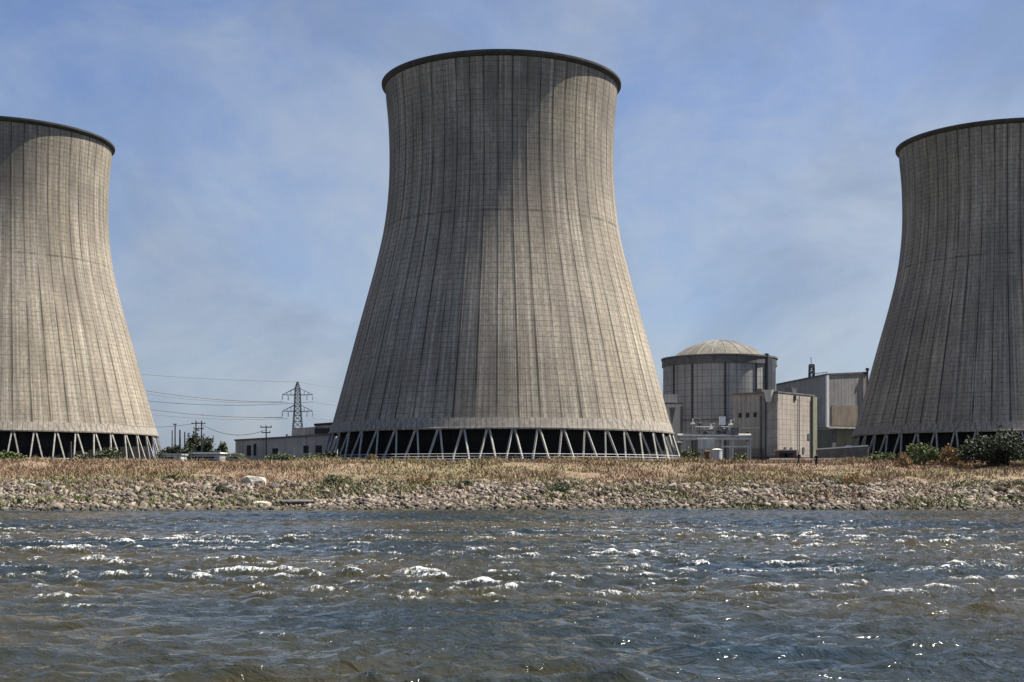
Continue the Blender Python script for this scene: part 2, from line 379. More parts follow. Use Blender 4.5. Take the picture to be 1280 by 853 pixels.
V = V * (np.array([1.2, .85, .6]) * rng.uniform(.6, 1.35, (N, 1, 3))); V = np.einsum('nij,nkj->nki', rand_rot(N), V)
V = V * sz[:, None, None] * 1.15; V[..., 0] *= 1.25
V += np.stack([rx, ry, gz(rx, ry) + sz * .2], 1)[:, None]
Fq = (CF[None] + (np.arange(N) * 8)[:, None, None]).reshape(-1, 3)
tag(link('riprap', np_mesh('riprap', V.reshape(-1, 3), Fq, 'rocks')), 'angular grey riprap stones covering the river bank', 'riprap', kind='stuff')

def blades(n, bx, by, h, w, lean=.5):
    """n grass blades as thin bent quads"""
    a = rng.uniform(0, PI, n); bz = gz(bx, by) - .05
    dx, dy = np.cos(a) * w / 2, np.sin(a) * w / 2
    lx, ly = rng.normal(0, lean, n) * h, rng.normal(0, lean, n) * h
    P = np.zeros((n, 5, 3))
    for i, (t, ww) in enumerate(((0, 1), (0, -1), (.6, -.8), (.6, .8))):
        P[:, i, 0] = bx + dx * ww + lx * t * .45; P[:, i, 1] = by + dy * ww + ly * t * .45; P[:, i, 2] = bz + h * t
    P[:, 4] = np.stack([bx + lx, by + ly, bz + h], 1)
    o = (np.arange(n) * 5)[:, None]
    T = np.concatenate([o + np.array([[0, 1, 2]]), o + np.array([[0, 2, 3]]), o + np.array([[3, 2, 4]])], 0)
    return P.reshape(-1, 3), T
N = 108000
bx = rng.uniform(-92, 92, N); by = 149.5 + 30 * rng.random(N) ** 1.15
keep = vnoise(bx * .22, by * .35, 21) + np.clip((by - 151) / 7, 0, 1) * .45 + .5 * vnoise(bx * .8, by * .7, 22) > .78
bx, by = bx[keep], by[keep]; n = len(bx)
hh = rng.uniform(.18, .6, n) * (.35 + 1.3 * vnoise(bx * .3, by * .3, 5) * (.5 + vnoise(bx * 1.1, by * .9, 6)))
P, T = blades(n, bx, by, hh, rng.uniform(.05, .13, n))
tag(link('dry_grass', np_mesh('dry_grass', P, T, 'dry_grass')), 'dry straw coloured grass along the top of the bank', 'grass', kind='stuff')
N = 40000
bx = rng.uniform(-90, 90, N); by = rng.uniform(136.5, 154, N)
keep = (vnoise(bx * .16, by * .35, 31) > .70 - .12 * (by > 148)) | ((by < 140) & (vnoise(bx * .1, by * .1, 33) > .55))
bx, by = bx[keep], by[keep]; n = len(bx)
P, T = blades(n, bx, by, rng.uniform(.3, .75, n), rng.uniform(.08, .18, n), .6)
N = 19000
bx2 = rng.uniform(-90, 90, N); by2 = rng.uniform(142, 153, N); k2 = vnoise(bx2 * .2, by2 * .4, 41) > .66 - .028 * (by2 - 142)
bx2, by2 = bx2[k2], by2[k2]; n2_ = len(bx2)
P2, T2 = blades(n2_, bx2, by2, rng.uniform(.3, .9, n2_), rng.uniform(.06, .14, n2_), .6)
tag(link('straw_tufts', np_mesh('straw_tufts', P2, T2, 'dry_grass')), 'dry straw tufts growing between the upper riprap stones', 'grass', kind='stuff')
tag(link('green_weeds', np_mesh('green_weeds', P, T, 'green_weed')), 'green weeds growing between the riprap stones', 'weeds', kind='stuff')

# ------------------------------------------------------------------ cooling towers
PROF = [(17.42, 51.86), (27.81, 48.99), (37.73, 46.36), (47.68, 43.72), (57.66, 40.95), (67.66, 38.18), (78.16, 35.75), (87.9, 34.5), (97.62, 34.0), (109.74, 34.25), (117.8, 35.0), (121.0, 35.45)]
_pz = np.array([p[0] for p in PROF]); _pr = np.array([p[1] for p in PROF])
_zz = np.linspace(10, 125, 231); _k = np.ones(21) / 21
_rr = np.where(_zz < 17.42, 51.86 + (17.42 - _zz) * .2755, np.interp(_zz, _pz, _pr))
_sm = np.convolve(np.pad(_rr, 10, mode='reflect', reflect_type='odd'), _k, 'valid')
def shell_r(z): return float(np.interp(z, _zz, _sm))
BAYS = 54
def tower(label, X, Y, zb, face):
    t = thing('cooling_tower', label, 'cooling tower', (X, Y, GZ), face, 'cooling towers')
    fr = [-.045, -.032, .032, .045, .2, .35, .5, .65, .8]; ou = [0, .015, .015, 0, 0, 0, 0, 0, 0]
    ang = np.array([(b_ + f) for b_ in range(BAYS) for f in fr]); off = np.array(ou * BAYS)
    nA = len(ang); zl = zb + 3.1
    zs = np.concatenate([np.linspace(zl, 121.55, 96)])
    V = np.zeros((len(zs), nA, 3)); UV = np.zeros((len(zs), nA, 2))
    th = ang / BAYS * 2 * PI
    for i, z in enumerate(zs):
        r = shell_r(z) + off; V[i, :, 0] = np.cos(th) * r; V[i, :, 1] = np.sin(th) * r; V[i, :, 2] = z - GZ
        UV[i, :, 0] = ang; UV[i, :, 1] = z - GZ
    nz = len(zs)
    i0, k0 = np.meshgrid(np.arange(nz - 1), np.arange(nA), indexing='ij'); k1 = (k0 + 1) % nA
    Q = np.stack([i0 * nA + k0, i0 * nA + k1, (i0 + 1) * nA + k1, (i0 + 1) * nA + k0], -1).reshape(-1, 4)
    UVf = UV.reshape(-1, 2)[Q]; wrap = (k1 == 0).reshape(-1); UVf[wrap, 1, 0] += BAYS; UVf[wrap, 2, 0] += BAYS
    # inner face
    ni = 96; zi = np.linspace(zl, 121.55, 30); t2 = np.arange(ni) / ni * 2 * PI
    V2 = np.array([[(math.cos(a) * (shell_r(z) - .7), math.sin(a) * (shell_r(z) - .7), z - GZ) for a in t2] for z in zi]).reshape(-1, 3)
    i2, j2 = np.meshgrid(np.arange(len(zi) - 1), np.arange(ni), indexing='ij'); j3 = (j2 + 1) % ni; o = nz * nA
    Q2 = np.stack([o + i2 * ni + j3, o + i2 * ni + j2, o + (i2 + 1) * ni + j2, o + (i2 + 1) * ni + j3], -1).reshape(-1, 4)
    me = np_mesh('shell', np.concatenate([V.reshape(-1, 3), V2]), np.concatenate([Q, Q2]), 'shell', False)
    uvl = me.uv_layers.new(name='UVMap')
    uvl.data.foreach_set('uv', np.concatenate([UVf.reshape(-1), np.zeros(Q2.size * 2)]).astype(np.float32))
    link('shell', me, t)
    b = MB(); r = shell_r(zl); r0 = shell_r(zb)        # the ring beam the legs carry
    b.lathe([(r0 - .9, zb - GZ), (r0 + .35, zb - GZ), (r0 + .38, zb - GZ + .45), (r0 + .12, zb - GZ + .5), (r + .12, zl - GZ), (r - .9, zl - GZ), (r0 - .9, zb - GZ)], 216)
    lo = b.build('lintel_ring', 'lintel', t)
    b = MB(); r = shell_r(120)                          # the overhanging lip
    b.lathe([(r - 1.1, 121.55 - GZ), (r + .15, 121.75 - GZ), (r + 1.2, 122.4 - GZ), (r + 1.25, 123.0 - GZ), (r + .75, 123.05 - GZ), (r + .7, 122.9 - GZ), (r - 1.1, 122.9 - GZ), (r - 1.1, 121.55 - GZ)], 216)
    b.build('rim_lip', 'lip', t)
    b = MB(); rd = 49.6  # fill drum whose near-black colour stands in for the shaded interior
    b.lathe([(rd + 1.0, zb - GZ + .9), (rd, zb - GZ + .9), (rd, -.4)], 108); b.lathe([(0.01, zb - GZ + 1.2), (rd + 1.1, zb - GZ + 1.2)], 108)  # ring and flat cap added to keep light out from above
    b.build('shaded_fill_drum', 'fill_shade', t)
    b = MB(); rf = r0 + 2.6
    b.lathe([(rf - 1.0, -.4), (rf - 1.0, .55), (rf + 1.0, .55), (rf + 1.0, -.4)], 144)
    bw = b.build('basin_wall', 'basin', t)
    # legs in inverted V pairs
    nl = 48; legs = []
    for sgn in (-1, 1):
        b = MB(); a0, a1 = sgn * .006, sgn * .0425
        top = (math.cos(a0) * (r0 - .25), math.sin(a0) * (r0 - .25), zb - GZ + .1); ft = (math.cos(a1) * rf, math.sin(a1) * rf, .5)
        b.bar(top, ft, .44, .5)
        fx, fy = ft[0], ft[1]; b.box(fx - .55, fx + .55, fy - .6, fy + .6, .45, .95)
        legs.append(b.mesh('support_leg', 'leg'))
    for k in range(nl):
        a = 2 * PI * k / nl + .03
        w = math.atan2(math.sin(a + face), math.cos(a + face))       # world angle; -90 deg faces the river
        dlt = abs((w + PI / 2 + PI) % (2 * PI) - PI)
        if dlt > 1.95: continue
        for me in legs:
            o = link('support_leg', me, t); o.rotation_euler = (0, 0, a)
    # guard rail on the basin wall
    b = MB(); rr_ = rf + 1.6; npost = 96
    arc = [(-PI / 2 - face) + (i / npost - .5) * 3.6 for i in range(npost + 1)]
    for zz in (1.0, 1.7, 2.4): b.tube([(math.cos(a) * rr_, math.sin(a) * rr_, zz) for a in arc], .085, 4)
    for a in arc[::2]: b.tube([(math.cos(a) * rr_, math.sin(a) * rr_, -.3), (math.cos(a) * rr_, math.sin(a) * rr_, 2.45)], .08, 4)
    b.build('guard_rail', 'rail', t)
    return t
tower('whole concrete cooling tower standing between the pylon and the domed reactor building', -3.2, 414, 16.6, .04)
tower('concrete cooling tower cut by the left photo edge, mostly sunlit beige beside the power lines', -179, 482, 18.6, .09)
tower('concrete cooling tower cut by the right photo edge, almost wholly in grey shade', 175, 485, 18.6, .0)

# ------------------------------------------------------------------ reactor building
def rb_build():
    d = 520; c = at(899, 600, d); R = 21.4; t = thing('reactor_building', 'round grey reactor building with a shallow tan dome, right of the middle tower', 'reactor building', (c.x, d, GZ))
    zt = 49.4 - GZ
    b = MB(); b.lathe([(R, -.5), (R, zt - 3.2)], 96); b.build('wall', 'grey_panel', t)
    b = MB(); b.lathe([(R + .02, zt - 3.2), (R + .45, zt - 3.2), (R + .45, zt - .6), (R + .75, zt - .6), (R + .75, zt), (R - .6, zt), (R - .6, zt - 1.4), (17, zt - 1.25)], 96); b.build('parapet', 'dark_band', t)
    b = MB(); Rs = 19.2; hgt = 56.3 - GZ - (zt - 1.2); S = (Rs * Rs + hgt * hgt) / (2 * hgt)
    prof = []
    for i in range(17):
        rr = Rs * (1 - i / 16); prof.append((max(rr, .02), zt - 1.2 + math.sqrt(max(S * S - rr * rr, 0)) - (S - hgt)))
    b.lathe(prof, 96); dm = b.build('dome', 'dome', t, True)
    for k in range(20):                                  # raised meridian joints of the dome
        a = 2 * PI * k / 20; b = MB(); b.tube([(math.cos(a) * r_, math.sin(a) * r_, z_ + .05) for r_, z_ in prof[:-1]], .13, 4); b.build('rib', 'grey_concrete', dm)
    b = MB(); b.lathe([(Rs + .02, zt - 1.2), (Rs + .25, zt - 1.2), (Rs + .25, zt - .2), (Rs - .3, zt - .1)], 96); b.build('ring', 'pale', dm)
    for a, w in ((-93, .7), (-60, .25), (-126, .25), (-150, .25)):
        a = math.radians(a); b = MB(); p = Vector((math.cos(a) * (R + .25), math.sin(a) * (R + .25), 0))
        b.bar(p, p + Vector((0, 0, zt - 3.3)), w, .6); b.build('downpipe', 'dark_steel', t)
    # pale stair shaft with its dark duct on the right flank
    b = MB()
    for k, (px, w) in enumerate(((944, 2.0), (949.5, 1.6), (962.5, 1.8), (967.5, 1.2))):
        x = (px - 640) / F * 506 - c.x; b.box(x - w / 2, x + w / 2, -15.5 + k * .4, -13.2 + k * .4, 8, 49 - GZ - (k in (0, 1)) * 6.5 - 1)
    b.box(11.9, 20.2, -15.0, -12, 26.6, 27.3); b.build('stair_shaft', 'pale', t)
    b = MB(); x = (957.5 - 640) / F * 506 - c.x; b.tube([(x, -15.4, 28), (x, -15.4, 42.5)], .8, 12); b.tube([(x, -15.4, 27), (x, -15.4, 28.2)], .8, 8); b.build('vent_duct', 'dark_steel', t)
    # curb of small windows in a service band
    b = MB(); b.lathe([(R + .01, 17.5), (R + .22, 17.5), (R + .22, 17.9), (R + .01, 17.9)], 96); b.build('service_band', 'dark_band', t)
rb_build()

def prism(b, pts, z0, z1s, mi=0):      # vertical walls over a footprint with its own height at every corner
    n = len(pts); v = [(x, y, z0) for x, y in pts] + [(p[0], p[1], z) for p, z in zip(pts, z1s)]
    b.add(v, [(k, (k + 1) % n, n + (k + 1) % n, n + k) for k in range(n)] + [tuple(range(n, 2 * n))], mi)
def corner_block(px, d, wl, wr, az=40):
    """footprint of a block whose near corner shows at pixel column px; left face wl, right face wr metres"""
    c = Vector(((px - 640) / F * d, d)); a = math.radians(az)
    L = Vector((-math.cos(a), math.sin(a))); R = Vector((math.sin(a), math.cos(a)))
    return c, L, R

# beige block: dark left face, sunlit right face
def aux_block():
    c, L, R = corner_block(972.5, 410, 17.9, 26.7)
    t = thing('auxiliary_building', 'tall block with beige panelled right face and grey left face, before the domed building', 'industrial building', (c.x, c.y, GZ), -math.radians(40))
    t.scale = (.872, .872, .852)
    # local axes: x along -L (towards the corner), y along R
    wl, wr, h = 17.9, 26.7, 33.2 - GZ
    b = MB(); b.box(-wl, 0, 0, wr, 3.0, h - .05); w = b.build('wall', 'block_panel', t)
    b = MB(); b.box(-wl + .03, -5.3, -.18, -.01, 3.0, h - .9); b.build('ribbed_cladding', 'hall', t)
    b = MB(); b.box(-5.2, -.02, -.32, -.01, 3.0, h - 3.4); b.build('cladding_panel', 'grey_concrete', t)
    b = MB(); b.box(-wl - .15, .18, -.4, wr + .15, h, h + .45); b.build('roof_edge', 'dark_band', t)
    b = MB(); b.box(-wl + .3, -.3, .3, wr - .3, -.4, 2.99); b.build('plinth', 'dark_band', t)
    for x in (-6.4, -4.6): 
        b = MB(); b.tube([(x, -.55, .2), (x, -.55, h - 1)], .22, 6); b.build('downpipe', 'dark_steel', t)
    b = MB(); b.box(-14.5, -6.5, -.35, -.19, 13.2, 13.6); b.build('ledge', 'pale', t)
    b = MB(); b.box(-12.5, -11.2, -.3, -.19, 8.5, 11.8); b.build('window', 'dark_open', t)
    b = MB(); b.hexa([(-3.8, -1.6, h - 3.3), (-2.2, -1.6, h - 3.3), (-2.2, -.33, h - 3.3), (-3.8, -.33, h - 3.3), (-4.6, -1.9, h + 1), (-1.4, -1.9, h + 1), (-1.4, -.33, h + 1), (-4.6, -.33, h + 1)]); b.build('hopper', 'pale', t)
    for yy, zz_ in ((4.2, 4.2), (8.5, 4.2), (17.5, 4.4), (21.5, 9.5)):
        b = MB(); b.box(.02, .22, yy, yy + 1.5, zz_, zz_ + 2.2); b.build('louvre', 'steel', w)
    b = MB(); b.tube([(.4, 14.6, 3.1), (.4, 14.6, h - .6)], .16, 6); b.build('downpipe', 'steel', t)
    for xx in (-15.5, -12.5, -9.5):
        b = MB(); b.box(xx, xx + 1.2, -.36, -.19, 17.2, 18.9); b.build('window', 'dark_open', t)
    for xx, yy, q in ((-12, 6, 1.4), (-5, 14, 1.9), (-9, 20, 1.1)):
        b = MB(); b.box(xx, xx + q * 1.6, yy, yy + q * 1.6, h + .46, h + .46 + q); b.box(xx + .2, xx + q * 1.2, yy + .2, yy + q * 1.2, h + .46 + q, h + .8 + q); b.build('roof_unit', 'steel', t)
    b = MB(); b.box(.02, .35, 11.2, 12.6, h - 2.2, h - .4); b.build('wall_vent', 'dark_open', t)
    b = MB(); b.box(.02, .9, wr - 2.6, wr + .4, 3, h - .3); b.build('corner_strip', 'olive', t)
aux_block()

def turbine_hall():
    c, L, R = corner_block(1034, 560, 35.3, 20.4)
    t = thing('turbine_hall', 'grey hall with pale corner strip behind the beige block, beside the right tower', 'industrial building', (c.x, c.y, GZ), -math.radians(65))
    wl, wr = 35.3, 20.4; hc = 46.2 - GZ; hl = 44.2 - GZ; hr = 47.6 - GZ
    def z_at(x, y): return hc + (hl - hc) * (-x / wl) + (hr - hc) * (y / wr)
    b = MB(); prism(b, [(-wl, 0), (0, 0), (0, wr), (-wl, wr)], 25.2 - 8.0, [hl, hc, hr, hr + hl - hc]); b.build('wall', 'hall', t)
    b = MB(); P = [(-wl - .3, -.3), (.3, -.3), (.3, wr + .3), (-wl - .3, wr + .3)]; zz = [z_at(*p) for p in P]
    b.hexa([(x, y, z + .03) for (x, y), z in zip(P, zz)] + [(x, y, z + .7) for (x, y), z in zip(P, zz)]); b.build('roof', 'dark_band', t)
    b = MB(); b.box(-.5, .45, -.45, .5, 17.2, hc - .1); b.build('corner_strip', 'white', t)
    b = MB(); b.box(-wl, -6, -.25, -.02, 17.2, hc - 9.4); b.build('lower_cladding', 'grey_concrete', t)
    b = MB(); b.box(.02, .22, 2.2, 15.5, 18, 26.5); b.build('brown_panel', 'tan', t)
    b = MB(); b.box(.02, .4, .6, wr, 16.8, 17.5); b.build('ledge', 'pale', t)
    b = MB(); b.box(-wl + 1, -.5, .8, 5, -.4, 17.19); b.build('lower_wall', 'dark_band', t)
    b = MB(); b.box(-wl + 2, -.8, 5.05, 18.5, -.4, 17.18); b.build('lower_wall', 'olive', t)
    b = MB(); b.tube([(.8, wr - .2, 14), (.8, wr - .2, hr + 1.2)], .45, 6); b.tube([(.8, wr - .2, hr + 1.2), (.8, wr - .2, hr + 2.2)], .8, 6); b.build('corner_pipe', 'dark_steel', t)
    b = MB()
    for k in range(9): b.tube([(-10 + k * 1.2, .2, hc - .5), (-10 + k * 1.2, .2, hc + 1.4)], .09, 4)
    b.tube([(-11, .2, hc + 1.3), (0, .2, hc + 1.3)], .12, 4); b.build('roof_railing', 'dark_steel', t)
turbine_hall()

def lattice(b, base, top, wb, wt, n, r):
    base, top = Vector(base), Vector(top)
    def ring(f):
        p = base.lerp(top, f); w = wb + (wt - wb) * f
        return [p + Vector((sx * w / 2, sy * w / 2, 0)) for sx, sy in ((-1, -1), (1, -1), (1, 1), (-1, 1))]
    fs = [1 - (1 - i / n) ** 1.25 for i in range(n + 1)]
    for i in range(n):
        A, B = ring(fs[i]), ring(fs[i + 1])
        for k in range(4):
            b.bar(A[k], B[k], r * 1.5); b.bar(A[k], B[(k + 1) % 4], r); b.bar(A[(k + 1) % 4], B[k], r); b.bar(B[k], B[(k + 1) % 4], r)

t = thing('lattice_mast', 'small lattice mast rising behind the grey hall roof', 'mast', ((1014.5 - 640) / F * 660, 660, GZ))
b = MB(); lattice(b, (0, 0, 0), (0, 0, EYE + (600 - 456) / F * 660 - GZ), 5, 2.0, 12, .3); b.build('lattice_body', 'dark_steel', t)
b = MB(); zt = EYE + (600 - 456) / F * 660 - GZ; b.tube([(0, 0, zt - 1), (-.4, 0, zt + 3.6)], .16, 5); b.build('antenna', 'dark_steel', t)

# pale annex peeking out behind the middle tower
p = at(842, 600, 478)
t = thing('annex_building', 'small pale annex between the middle tower and the round reactor building', 'industrial building', (p.x, 478, GZ))
b = MB(); b.box(-2.9, 3.1, 0, 12, -.3, 30.2 - GZ); w = b.build('wall', 'pale', t)
b = MB(); b.box(-2.9, 1.4, 1, 10, 30.22 - GZ, 33.2 - GZ); b.build('rooftop_room', 'pale', t)
b = MB(); b.box(-3.1, 3.3, -.2, 12.2, 30.21 - GZ - .5, 30.23 - GZ); b.box(2.4, 3.25, -.3, .2, -.3, 29 - GZ); b.build('trim', 'dark_band', t)
b = MB(); b.add([(-1.6, -.06, 21), (-.6, -.06, 15), (.6, -.06, 21)], [(0, 1, 2)]); b.add([(-1.6, .01, 21), (-.6, .01, 15), (.6, .01, 21)], [(0, 2, 1)]); b.build('dark_triangle', 'dark_band', w)  # dark triangle on the front wall, point down

# ------------------------------------------------------------------ pipe rack and small plant buildings
def pipe_rack():
    d = 395; o = at(895, 600, d); t = thing('pipe_rack', 'pale steel pipe rack with a long beam in front of the round reactor building', 'pipe rack', (o.x, d, GZ))
    X = lambda px: (px - 640) / F * d - o.x
    Z = lambda py: EYE + (600 - py) / F * d - GZ
    for px in (856, 871, 892, 903, 916, 938):
        b = MB(); b.bar((X(px), 0, -.3), (X(px), 0, Z(547)), .42); b.bar((X(px), 4, -.3), (X(px), 4, Z(547)), .42); b.bar((X(px), 0, Z(549)), (X(px), 4, Z(549)), .3)
        b.build('post', 'pale' if px != 871 else 'steel', t)
    for y in (0, 4):
        b = MB(); b.box(X(850), X(940), y - .28, y + .28, Z(550), Z(547)); b.build('beam', 'pale', t)
    b = MB(); b.box(X(903), X(937), -.2, .2, Z(559.5), Z(557.5)); b.build('lower_beam', 'pale', t)
    b = MB(); b.box(X(872), X(891), -.7, -.35, Z(561), Z(549.5)); b.build('screen_panel', 'pale', t)
    for i, (y, z, r) in enumerate(((.8, 545.5, .35), (1.8, 544.6, .55), (2.9, 545.0, .4))):
        b = MB(); b.tube([(X(848), y, Z(z)), (X(940), y, Z(z))], r, 8); b.build('pipe', 'steel' if i != 1 else 'pale', t)
    rnd = random.Random(4)
    for k in range(7):
        px = 868 + k * 7.6 + rnd.uniform(-2, 2); h = rnd.uniform(522, 537); b = MB()
        b.tube([(X(px), 2, Z(546)), (X(px), 2, Z(h)), (X(px + rnd.choice((-5, 5))), 2.2, Z(h - .5))], .24, 6); b.tube([(X(px) - .6, 2, Z(h + 6)), (X(px) + .6, 2, Z(h + 6))], .42, 8)
        b.build('riser', 'pale' if k % 3 == 0 else 'steel', t)
    b = MB(); b.box(X(870), X(912), 1.2, 3.2, Z(538.6), Z(538.0)); b.build('walkway', 'steel', t)
    b = MB()
    for px in range(870, 913, 6): b.tube([(X(px), 1.2, Z(538)), (X(px), 1.2, Z(533.5))], .07, 4)
    b.tube([(X(870), 1.2, Z(533.6)), (X(912), 1.2, Z(533.6))], .08, 4); b.build('handrail', 'rail', t)
    b = MB(); b.box(X(901), X(908), 1.4, 3.0, Z(531), Z(520.5)); b.build('control_cabinet', 'white', t)
    b = MB(); b.box(X(914), X(924), .9, 3, Z(544), Z(535)); b.build('valve_box', 'steel', t)
pipe_rack()
def tank(px, d, r, h, mat, label):
    p = at(px, 600, d); t = thing('storage_tank', label, 'tank', (p.x, d, GZ))
    b = MB(); b.lathe([(r, -.3), (r, h)], 24); s = b.build('body', mat, t, True)
    b = MB(); b.lathe([(r + .08, h - .12), (r + .08, h + .05), (r * .6, h + r * .22), (.02, h + r * .32)], 24); b.build('lid', mat, t)
tank(884, 388, 1.0, 3.6, 'rust', 'rusty brown tank under the pipe rack')
tank(896, 386, 1.5, 4.0, 'pale', 'stout pale tank under the pipe rack, beside the rusty one')
tank(848, 440, 1.6, 7.5, 'steel', 'grey tank tucked between the middle tower and the pipe rack')
def shed(name, label, px0, px1, d, ytop, mat, roofmat, door=None, depth=8, z0=None):
    p0, p1 = at(px0, 600, d), at(px1, 600, d); w = p1.x - p0.x; h = EYE + (600 - ytop) / F * d - GZ
    t = thing(name, label, 'shed' if name == 'shed' else 'building', ((p0.x + p1.x) / 2, d, GZ))
    b = MB(); b.box(-w / 2, w / 2, 0, depth, -.4, h - .3); b.build('wall', mat, t)
    b = MB(); b.box(-w / 2 - .3, w / 2 + .3, -.4, depth + .3, h - .29, h); b.build('roof', roofmat, t)
    for dx in (door or []):
        b = MB(); x = (dx - 640) / F * d - (p0.x + p1.x) / 2; b.box(x - 1.1, x + 1.1, -.08, -.005, -.2, min(3.4, h - .8)); b.build('door', 'dark_open', t)
    return t
shed('shed', 'low brown plant shed at the foot of the beige block', 974, 996, 400, 562.5, 'rust', 'pale', [979, 986], 6)
shed('shed', 'dark open-fronted shed right of the beige block, under the grey hall', 1022, 1040, 480, 536, 'olive', 'pale', [1027, 1035], 8)
t = thing('material_stack', 'brown stack of sheeted material in front of the grey hall', 'stack', (at(1040, 600, 470).x, 470, GZ))
b = MB()
for k in range(6): b.box(-4.4 + k * .22, 4.0 - .3 * k, -2 + .1 * k, 2 - .2 * k, .1 + k * 1.0, .95 + k * 1.0)
b.build('pile', 'tan', t)
b = MB(); b.box(-4.6, 4.4, -2.2, 2.2, -.3, .09); b.build('pallet', 'wood', t)
tank(1061, 470, 1.5, 7.0, 'white', 'white upright tank beside the brown material stack')

# long dark boundary wall with pale coping, right
a0, a1 = at(1020, 561, 400), at(1085, 556.5, 372)
t = thing('boundary_wall', 'long dark boundary wall with a pale sloping top, left of the right tower', 'wall', (0, 0, 0))
b = MB(); b.hexa([(a0.x, a0.y, GZ - .4), (a1.x, a1.y, GZ - .4), (a1.x + .2, a1.y + .5, GZ - .4), (a0.x + .2, a0.y + .5, GZ - .4), (a0.x, a0.y, a0.z - .35), (a1.x, a1.y, a1.z - .35), (a1.x + .2, a1.y + .5, a1.z - .35), (a0.x + .2, a0.y + .5, a0.z - .35)]); b.build('wall_panel', 'dark_band', t)
b = MB(); b.hexa([(a0.x - .1, a0.y - .15, a0.z - .34), (a1.x, a1.y - .15, a1.z - .34), (a1.x + .2, a1.y + .7, a1.z - .34), (a0.x + .1, a0.y + .7, a0.z - .34), (a0.x - .1, a0.y - .15, a0.z), (a1.x, a1.y - .15, a1.z), (a1.x + .2, a1.y + .7, a1.z), (a0.x + .1, a0.y + .7, a0.z)]); b.build('coping', 'white', t)
# white guard rail on the bank
t = thing('guard_rail', 'low white guard rail along the bank top behind the two walkers', 'guard rail', (0, 0, 0))
g0, g1 = at(962, 574.2, 182), at(1092, 574.2, 182)
b = MB(); b.box(g0.x, g1.x, 181.9, 182.05, g0.z - .12, g0.z + .14); b.build('rail', 'white', t)
for k in range(7):
    x = g0.x + (g1.x - g0.x) * (k + .15) / 6.3; b = MB(); b.box(x - .05, x + .05, 182.06, 182.2, float(gz(x, 182)) - .3, g0.z + .05); b.build('post', 'rail', t)

# ------------------------------------------------------------------ left: long low hall
d = 470
def Xd(px): return (px - 640) / F * d
def Zd(py): return EYE + (600 - py) / F * d
t = thing('low_hall', 'long low grey hall with a raised block, between the left and middle towers', 'industrial building', (0, d, 0))
b = MB(); prism(b, [(Xd(284), 14), (Xd(420), 0), (Xd(420), 40), (Xd(284), 50)], GZ - .4, [Zd(550), Zd(544), Zd(544), Zd(550)]); b.build('wall', 'low_wall', t)
b = MB(); P = [(Xd(284) - .4, 13.6), (Xd(420), -.45), (Xd(420), 40.4), (Xd(284) - .4, 50.4)]; zz = [Zd(550), Zd(544)] * 1 + [Zd(544), Zd(550)]
b.hexa([(x, y, z + .02) for (x, y), z in zip(P, zz)] + [(x, y, z + .55) for (x, y), z in zip(P, zz)]); b.build('roof', 'dark_band', t)
b = MB(); prism(b, [(Xd(357), 14), (Xd(388), 12), (Xd(388), 30), (Xd(357), 32)], Zd(547), [Zd(534), Zd(532), Zd(532), Zd(534)]); b.build('upper_wall', 'low_wall', t)
b = MB(); prism(b, [(Xd(388), 11), (Xd(424), 10), (Xd(424), 30), (Xd(388), 31)], Zd(546.5), [Zd(531), Zd(529), Zd(529), Zd(531)]); ub = b.build('upper_wall', 'grey_panel', t)
b = MB(); b.hexa([(Xd(387), 10.4, Zd(531) + .02), (Xd(424), 9.4, Zd(529) + .02), (Xd(424), 30.4, Zd(529) + .02), (Xd(387), 31.4, Zd(531) + .02), (Xd(387), 10.4, Zd(528.2)), (Xd(424), 9.4, Zd(525.8)), (Xd(424), 30.4, Zd(525.8)), (Xd(387), 31.4, Zd(528.2))]); b.build('roof', 'dark_open', ub)
def on_face(px): return 14 - 14 * (px - 284) / 136
for px, w, y0, y1 in ((381, 2.2, 557, 566), (303, 1.6, 556, 569), (311, 1.0, 554, 569), (340, 2.6, 560, 569), (399, 3.2, 557, 566)):
    y = on_face(px); b = MB(); x = Xd(px); b.hexa([(x - w / 2, y - .2, Zd(y1)), (x + w / 2, y - .3, Zd(y1)), (x + w / 2, y + .6, Zd(y1)), (x - w / 2, y + .6, Zd(y1)), (x - w / 2, y - .2, Zd(y0)), (x + w / 2, y - .3, Zd(y0)), (x + w / 2, y + .6, Zd(y0)), (x - w / 2, y + .6, Zd(y0))]); b.build('door', 'dark_open', t)
for px in (391, 398, 404):
    b = MB(); b.box(Xd(px) - .9, Xd(px) + .9, 10.35, 11.3, Zd(541), Zd(534)); b.build('window', 'dark_open', t)
b = MB()
for px in (349, 352): b.tube([(Xd(px), 16, Zd(548)), (Xd(px), 16, Zd(541 + (px == 352) * 2))], .35, 6)
b.build('chimney', 'dark_steel', t)
shed('shed', 'low pale-roofed shed among the bushes left of the long hall', 243, 274, 300, 565.5, 'grey_concrete', 'white', [250, 262], 7)
shed('site_office', 'small pale site hut beside the left tower foot', 205, 226, 330, 567.5, 'pale', 'rail', [212], 6)

t = thing('metal_fence', 'pale metal fence with three rails between the left tower and the long hall', 'fence', (0, 0, 0))
f0, f1 = at(186, 571, 285), at(304, 571, 292)
for py in (574, 570.5, 567.6):
    a, b_ = at(184, py, 285), at(306, py, 292); b = MB(); b.tube([a, b_], .045, 5); b.build('rail', 'steel', t)
for k in range(17):
    p = f0.lerp(f1, k / 16); b = MB(); b.tube([(p.x, p.y, float(gz(p.x, p.y)) - .3), (p.x, p.y, at(0, 566.6, p.y).z)], .06, 5); b.build('post', 'steel', t)
